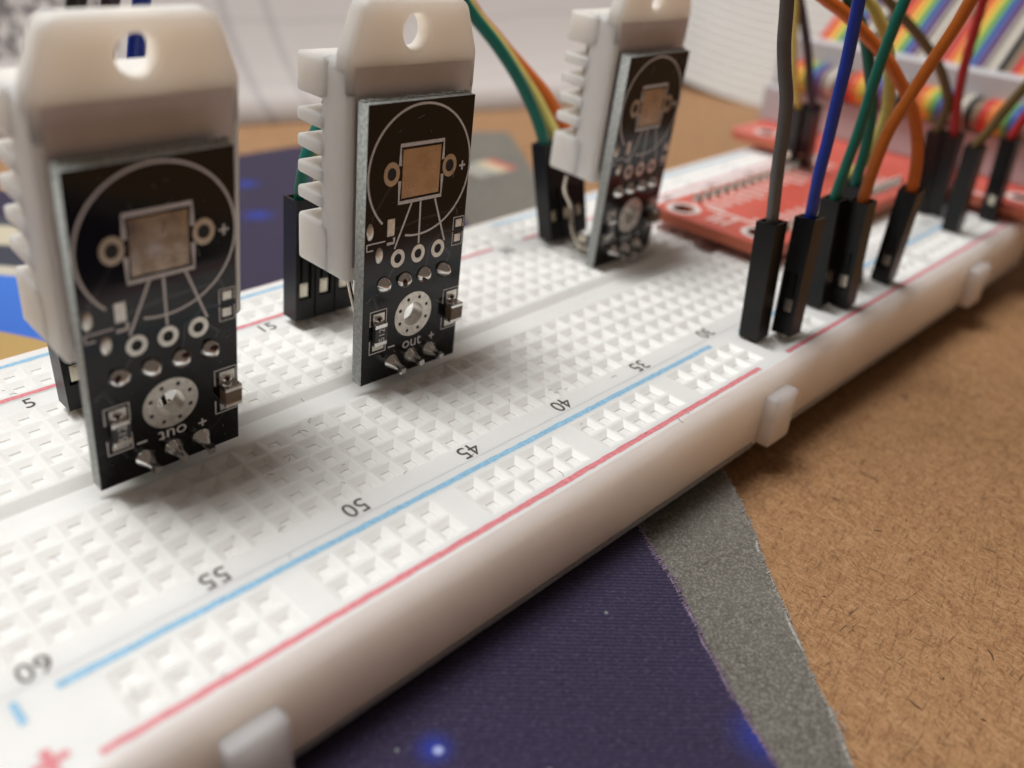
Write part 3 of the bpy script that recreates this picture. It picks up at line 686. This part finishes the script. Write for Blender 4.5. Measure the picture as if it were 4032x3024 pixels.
def up(b, t, L=14): 
    b, t = Vector(b), Vector(t); return tuple(b + (t - b).normalized() * L)
G = 'jumper leads plugged into the near power rail'
jumper('grey jumper wire, nearest in the front power rail, smooth plug face', (79.8, -20.6, 0.3), (79.9, -19.7, 14.3), PI,
       [(79.3, -20.0, 14.5), (78.9, -19.5, 20.7), (78.6, -19.3, 25.1), (78.4, -19.0, 27.8), (77.9, -18.4, 30.5), (77.4, -18.0, 33.1), (77.2, -17.7, 35.7), (76.9, -17.4, 38.3), (76, -16, 48)], 'grey', 0.72, G)
jumper('dark blue jumper wire right beside the grey one in the front power rail', (83.6, -22.7, 0.5), (84.6, -21.8, 14.4), W90,
       [(84.3, -21.9, 14.3), (84.2, -21.8, 18.9), (84.3, -21.8, 23.4), (84.2, -21.8, 27.8), (84.2, -21.8, 31.2), (84.1, -21.7, 34.6), (84.0, -21.6, 37.1), (83.9, -21.4, 39.0), (83.5, -21, 50)], 'blue', 0.67, G)
jumper('green jumper wire leaning right, plug touching the deep orange one', (94.6, -20.75, 0.3), (94.1, -19.9, 14.3), PI,
       [(94.3, -20.2, 14.2), (94.3, -20.2, 18.3), (94.6, -20.5, 22.4), (94.8, -20.7, 27.9), (95.0, -20.9, 31.6), (95.2, -21.2, 34.5), (95.5, -21.4, 36.6), (95.7, -21.7, 38.6), (96.5, -22.5, 48)], 'green', 0.64, G)
jumper('deep orange jumper wire slanting up to the right, in front of the other orange', (97.5, -22.9, 0.3), (96.3, -22.5, 14.3), W90,
       [(96.0, -22.7, 14.4), (96.1, -22.8, 18.7), (96.5, -23.2, 22.8), (97.4, -24.1, 26.7), (98.3, -25.2, 30.9), (99.2, -26.1, 34.3), (99.8, -26.7, 37.1), (100.2, -27.2, 39.2), (101.5, -28.5, 48)], 'orange_deep', 0.70, G)
jumper('bright orange jumper wire curving to upper left behind blue and green', (110.1, -22.6, 0.3), (107.4, -23.9, 14.2), W90,
       [(107.4, -23.9, 14.1), (107.0, -23.5, 17.9), (106.4, -22.8, 20.9), (105.3, -21.7, 24.0), (103.7, -19.9, 27.1), (102.1, -18.2, 29.5), (98.4, -14.3, 33.6), (96.4, -12.1, 35.3), (94.6, -10.2, 36.8), (90, -6, 41)], 'orange', 0.76, G)
jumper('teal jumper wire crossing behind the green one', (104.2, -20.6, 0.3), (102.6, -18.4, 14.2), W90,
       [(103.2, -18.4, 14.6), (103.0, -18.3, 19.3), (102.6, -17.9, 23.6), (101.9, -17.0, 27.2), (100.6, -15.6, 31.8), (99.1, -14.0, 34.7), (98.0, -12.9, 36.5), (95, -9, 41)], 'green', 0.70)
jumper('pale yellow jumper wire bowing right between the green and orange ones', (106.6, -17.6, 0.3), (104.9, -16.6, 14.2), W90,
       [(104.8, -17.0, 14.5), (105.1, -17.7, 16.2), (105.6, -18.3, 18.6), (105.9, -18.6, 22.1), (105.6, -18.3, 25.4), (105.0, -17.6, 28.7), (104.1, -16.6, 31.7), (102.7, -15.2, 34.3), (101.5, -13.9, 35.9), (98, -10, 40)], 'yellow', 0.72)
jumper('brown jumper wire curving left above its plug, paired with a red one', (145.6, -12.9, 0.3), (142.3, -12.9, 14.0), PI,
       [(142.5, -13.2, 14.7), (141.8, -13.3, 18.4), (140.5, -11.9, 22.3), (138.7, -10.0, 25.4), (136.3, -7.4, 28.5), (133.6, -4.5, 31.5), (132.1, -2.9, 33.3), (128, 1, 38)], 'brown', 0.78)
jumper('red jumper wire rising straight beside the curved brown one', (145.8, -15.45, 0.3), (142.9, -15.4, 14.0), PI,
       [(143.0, -15.2, 15.0), (142.5, -14.5, 18.6), (142.1, -14.0, 23.8), (142.0, -13.9, 28.7), (141.9, -13.8, 33.6), (141.9, -13.8, 35.6), (142, -13.8, 46)], 'red', 0.74)
jumper('brown jumper wire slanting right out of the picture near board end', (139.8, -20.5, 0.3), (137.9, -20.6, 14.2), PI,
       [(138.1, -20.7, 14.2), (138.9, -21.6, 16.9), (139.7, -22.4, 19.6), (140.8, -23.6, 22.9), (141.8, -24.7, 25.8), (145, -28, 34)], 'brown', 0.74, G)
jumper('red jumper wire with rightmost plug at the far board end', (151.2, -22.2, 0.3), (149.0, -22.1, 14.1), W90,
       [(149.2, -22.2, 14.3), (149.6, -22.6, 16.5), (150.2, -23.3, 19.0), (151.2, -24.4, 22.5), (153, -27, 30)], 'red', 0.74, G)
jumper('golden yellow jumper wire half hidden behind the grey one', (141.9, 11.0, 2.2), (135.3, 8.3, 14.3), W90,
       [(135.0, 8.3, 14.1), (133.9, 9.4, 18.4), (133.1, 10.2, 23.4), (132.5, 10.9, 28.3), (132.3, 11.1, 30.7), (132.1, 11.3, 32.9), (131.5, 12, 42)], 'yellow', 0.7)
jumper('dark purple jumper wire bowed right behind the grey one', (142.6, 8.5, 2.2), (136.4, 6.2, 14.3), W90,
       [(136.1, 6.6, 14.8), (135.7, 7.5, 18.6), (135.0, 8.3, 22.4), (133.7, 9.6, 27.2), (132.7, 10.7, 30.7), (131.8, 11.6, 32.9), (129, 14, 42)], 'purple', 0.74)
G3 = 'three leads plugged behind the farthest sensor'
jumper('teal jumper wire arching up left from behind the farthest sensor', (82.7, 15.1, 0.6), (80.6, 16.0, 14.4), 0,
       [(80.6, 16.4, 14.3), (79.8, 17.3, 18.0), (78.1, 19.1, 22.3), (76.0, 21.3, 26.3), (73.9, 23.6, 29.6), (72.8, 24.7, 31.5), (71.9, 25.7, 33.2), (69, 29, 38)], 'green', 0.80, G3)
jumper('yellow jumper wire between teal and orange ones behind the farthest sensor', (85.2, 15.0, 0.6), (83.2, 16.0, 14.4), 0,
       [(83.1, 16.9, 15.3), (81.5, 18.6, 19.3), (79.7, 20.5, 22.7), (77.7, 22.7, 26.3), (75.6, 24.9, 29.3), (74.5, 26.1, 31.2), (70, 31, 38)], 'yellow', 0.80, G3)
jumper('orange jumper wire arching left behind the grille of the farthest sensor', (87.7, 14.9, 0.6), (85.8, 16.0, 14.4), 0,
       [(85.9, 16.6, 15.6), (83.9, 18.7, 19.3), (82.0, 20.7, 22.1), (79.9, 23.0, 25.0), (78.7, 24.3, 26.8), (77.1, 26.0, 29.0), (75.9, 27.2, 31.0), (71, 32, 38)], 'orange', 0.80, G3)
G2 = 'three leads plugged behind the middle sensor'
for i, c in enumerate(('green', 'yellow', 'orange')):
    x = 40.45 + 2.54 * i
    jumper(('teal jumper wire, leftmost plug behind the middle sensor', 'jumper plug in the middle of the three behind the middle sensor', 'jumper plug mostly hidden behind the middle sensor and its leads')[i],
           (x, 15.2 - 0.15 * i, 0.75), (x + 0.95, 14.9 - 0.15 * i, 14.7), 0,
           [(x + 1, 15, 14.5), (41.5 + 2.0 * i, 14.2, 17.4), (42.6 + 1.6 * i, 14.2, 20.3), (47.2 + 1.2 * i, 15, 26.5), (52.3 + 1.4 * i, 15.5, 33.5), (58 + 1.5 * i, 17, 43)], c, 0.68, G2)
G1 = 'three leads plugged behind the nearest sensor'
for i, (c, tx) in enumerate((('black', 20.8), ('purple', 23.5), ('blue', 26.1))):
    x = 14.55 + 2.54 * i
    jumper(('black jumper wire behind the nearest sensor, leftmost plug', 'dark purple jumper wire behind the nearest sensor', 'blue jumper wire seen through the hole of the nearest sensor')[i],
           (x, 12.5, 0.7), (x + 0.3, 12.5, 14.7), 0, [(x + .3, 12.5, 14.5), (x + 1.0, 12.5, 19), (tx - 2.6, 12.5, 25), (tx - 1.0, 12.5, 31.5), (tx, 12.5, 35.1), (tx + 2, 12.5, 42)], c, 0.74, G1)

# ------------------------------------------------------------------ red breakout board
bk = empty('breakout_board', (100, 0, 0)); tag(bk, 'red T shaped breakout board plugged across the breadboard', 'circuit board')
BK = (-100, 0, 0); TZ = 3.1
outline = rounded([(99.6, -10.6), (151.6, -10.6), (151.6, -30.5), (175, -30.5), (175, 30.5), (151.6, 30.5), (151.6, 10.6), (99.6, 10.6)], [2.2, 0.6, 2.5, 2.5, 2.5, 2.5, 0.6, 2.2], 6)
hs = [(103.3, 6.9), (103.9, -6.0), (156.5, 24.2), (157.8, -24.6)]
me = slab('circuit_board', outline, [circle(x, y, 1.75, n=28) for x, y in hs], 1.6, [M['red_pcb'], M['red_edge']], 0.0, lambda p: (p.x, p.y, p.z + TZ - 0.8))
for p in me.polygons:
    if abs(p.normal.z) < 0.5: p.material_index = 1
rp = link('circuit_board', me, bk, BK)
for x, y in hs:
    s = MB(); s.lathe([(1.74, 0), (1.74, 0.1)], (x, y, TZ - 1.55), 24, axis='z', smooth=False); part('hole', s, M['hole_shade'], rp)  # added dark disc, paints the shade seen down the mounting hole
    link('mounting_ring', slab('mounting_ring', circle(x, y, 2.65, n=32), [circle(x, y, 1.75, n=28)], 0.06, [M['silk_white']], 0.0, lambda p: (p.x, p.y, p.z + TZ + 0.025)), rp)
jb = MB(); jb.lathe([(0.95, 0), (0.9, 0.15), (0.62, 0.42), (0.42, 0.9), (0.34, 1.3), (0.1, 1.36)], (0, 0, 0), 16, axis='z'); jm = jb.mesh('solder_joint', [M['tin']])
for y in (7.9, -7.55):
    for k in range(16): link('solder_joint', jm, rp, (108.4 + P * k, y, TZ))
    s = MB(); s.box((107.1, y - 1.25, 0.05), (148.0, y + 1.25, TZ - 1.62)); part('header_strip', s, M['yellow_header'], bk, BK)
s = MB(); rnd = random.Random(11)
for k in range(16):
    x = 108.4 + P * k
    for y0, sg in ((6.4, -1), (-6.2, 1)):
        y = y0
        for _ in range(rnd.randint(3, 5)):
            l = rnd.uniform(0.35, 0.8); a, b = sorted((y, y + sg * l)); s.box((x - 0.55, a, TZ), (x + 0.55, b, TZ + 0.02)); y += sg * (l + 0.28)
            if abs(y) < 0.8: break
for x0, y0, x1, y1 in ((102, 1.6, 106, 2.1), (102, 0.4, 105, 0.9), (102, -1.0, 106.4, -0.5), (106.5, -4.8, 107.2, 5), (153, 14, 154, 20), (153, -12, 154, -20)): s.box((x0, y0, TZ), (x1, y1, TZ + 0.02))
part('silkscreen', s, M['silk_white'], rp)
s = MB(); s.box((164.8, -29.2, TZ + 0.02), (173.2, 31.6, 10.2)); bevel(part('box_header', s, M['socket'], bk, BK), 0.3, 2)

# ------------------------------------------------------------------ rainbow ribbon cable
rc = empty('ribbon_cable', (169, 0, 12.3)); tag(rc, 'rainbow ribbon cable clamped in a pale grey socket on the red board', 'ribbon cable'); RC = (-169, 0, -12.3)
s = MB(); s.box((166.6, -28.8, 10.25), (172.4, 31.2, 12.6)); bevel(part('socket', s, M['socket'], rc, RC), 0.25, 2)
s = MB(); s.box((167.2, -29.0, 12.65), (171.6, 31.4, 20.0)); bevel(part('strain_relief', s, M['socket'], rc, RC), 0.4, 3)
wm = {}
path = spline([(168, 0, 10.9), (166.2, 0, 10.9), (164.2, 0, 11.3), (163.2, 0, 13.0), (164.0, 0, 14.8), (166.2, 0, 15.4), (168.5, 0, 15.7), (171.0, 0, 18.0), (174.5, 0, 20.8), (185.6, 0, 29.6), (198, 0, 37.5), (215, 0, 46), (250, 0, 66), (300, 0, 110)], 6)
for k in range(40):
    nm = RB[(k + 2) % 10][0]
    if nm not in wm:
        mb = MB(); tube(mb, path, 0.64, 10); wm[nm] = mb.mesh('ribbon_wire', [M['r_' + nm]])
    link('ribbon_wire', wm[nm], rc, (-169, 25.5 - 1.27 * k, -12.3))

# ------------------------------------------------------------------ papers behind
def sheet(name, pts, z0, z1, th, mat, nz=14, lean=0.0, curl=0.0):
    mb = MB(); P2 = smooth2(pts, 8); n = len(P2); V = []; F = []
    for k in range(nz + 1):
        t = k / nz; c = curl * (1 - t) ** 8
        for p in P2: V.append((p[0] + lean * 0.3 * t, p[1] - c + lean * t, z0 + (z1 - z0) * t ** 1.25))
    for k in range(nz):
        for i in range(n - 1): F.append((k * n + i, k * n + i + 1, (k + 1) * n + i + 1, (k + 1) * n + i))
    mb.raw(V, F, 0, True)
    o = part(name, mb, mat); m = o.modifiers.new('solid', 'SOLIDIFY'); m.thickness = th * MM; m.offset = -1; return o
sk = sheet('drawing_sheet', [(-160, 224), (-40, 186), (60, 147), (103, 135), (162, 116), (195, 106), (225, 97)], DESK_Z + 0.3, 150, 0.8, M['sketch'], 16, 70, 5)
tag(sk, 'upright white sheet with grey pencil lines standing behind the sensors', 'paper')
pp = empty('paper_pad', (250, 95, DESK_Z)); tag(pp, 'curled pad of white paper with many page edges behind the grey wire', 'paper pad')
for k in range(30):
    mb = MB(); z = DESK_Z + 0.2 + k * 2.3; nn = 14; off = k * 1.0
    fr = []
    for i in range(nn + 1):
        t = i / nn; y = 150 - 128 * t; x = 243 + off - 16 * math.sin(t * PI) * 0.35 + 26 * max(0, 0.45 - t) ** 1.4
        fr.append((x, y, z + 26 * max(0, 0.62 - t) ** 1.7 + 0.0 * t))
    for a, b in zip(fr[:-1], fr[1:]):
        A = (a[0] + 0.6, a[1], a[2] + 1.95); B = (b[0] + 0.6, b[1], b[2] + 1.95); A2 = (a[0] + 160, a[1] + 30, a[2] + 1.95); B2 = (b[0] + 160, b[1] + 30, b[2] + 1.95); A3 = (a[0] + 160, a[1] + 30, a[2]); B3 = (b[0] + 160, b[1] + 30, b[2])
        mb.poly([b, a, A, B], 0, True); mb.poly([B, A, A2, B2]); mb.poly([a, b, B3, A3])
    part('page', mb, M['paper'], pp, (-250, -95, -DESK_Z))

# ------------------------------------------------------------------ dust and loose fibres
rnd = random.Random(21)
mb = MB()
for k in range(70):
    x, y = rnd.uniform(2, 75), rnd.uniform(-26, 22); a = rnd.uniform(0, 2 * PI); l = rnd.uniform(0.25, 0.9); bend = rnd.uniform(-0.5, 0.5)
    z = 0.04 if abs(y) > 2.6 else -0.1
    pts = [(x, y, z), (x + l * 0.5 * math.cos(a) - bend * l * 0.4 * math.sin(a), y + l * 0.5 * math.sin(a) + bend * l * 0.4 * math.cos(a), z + 0.08), (x + l * math.cos(a), y + l * math.sin(a), z)]
    tube(mb, spline(pts, 3), 0.022, 4)
o = part('lint', mb, M['lintm']); o['kind'] = 'stuff'; tag(o, 'tiny loose lint fibres scattered on the white breadboard', 'lint')
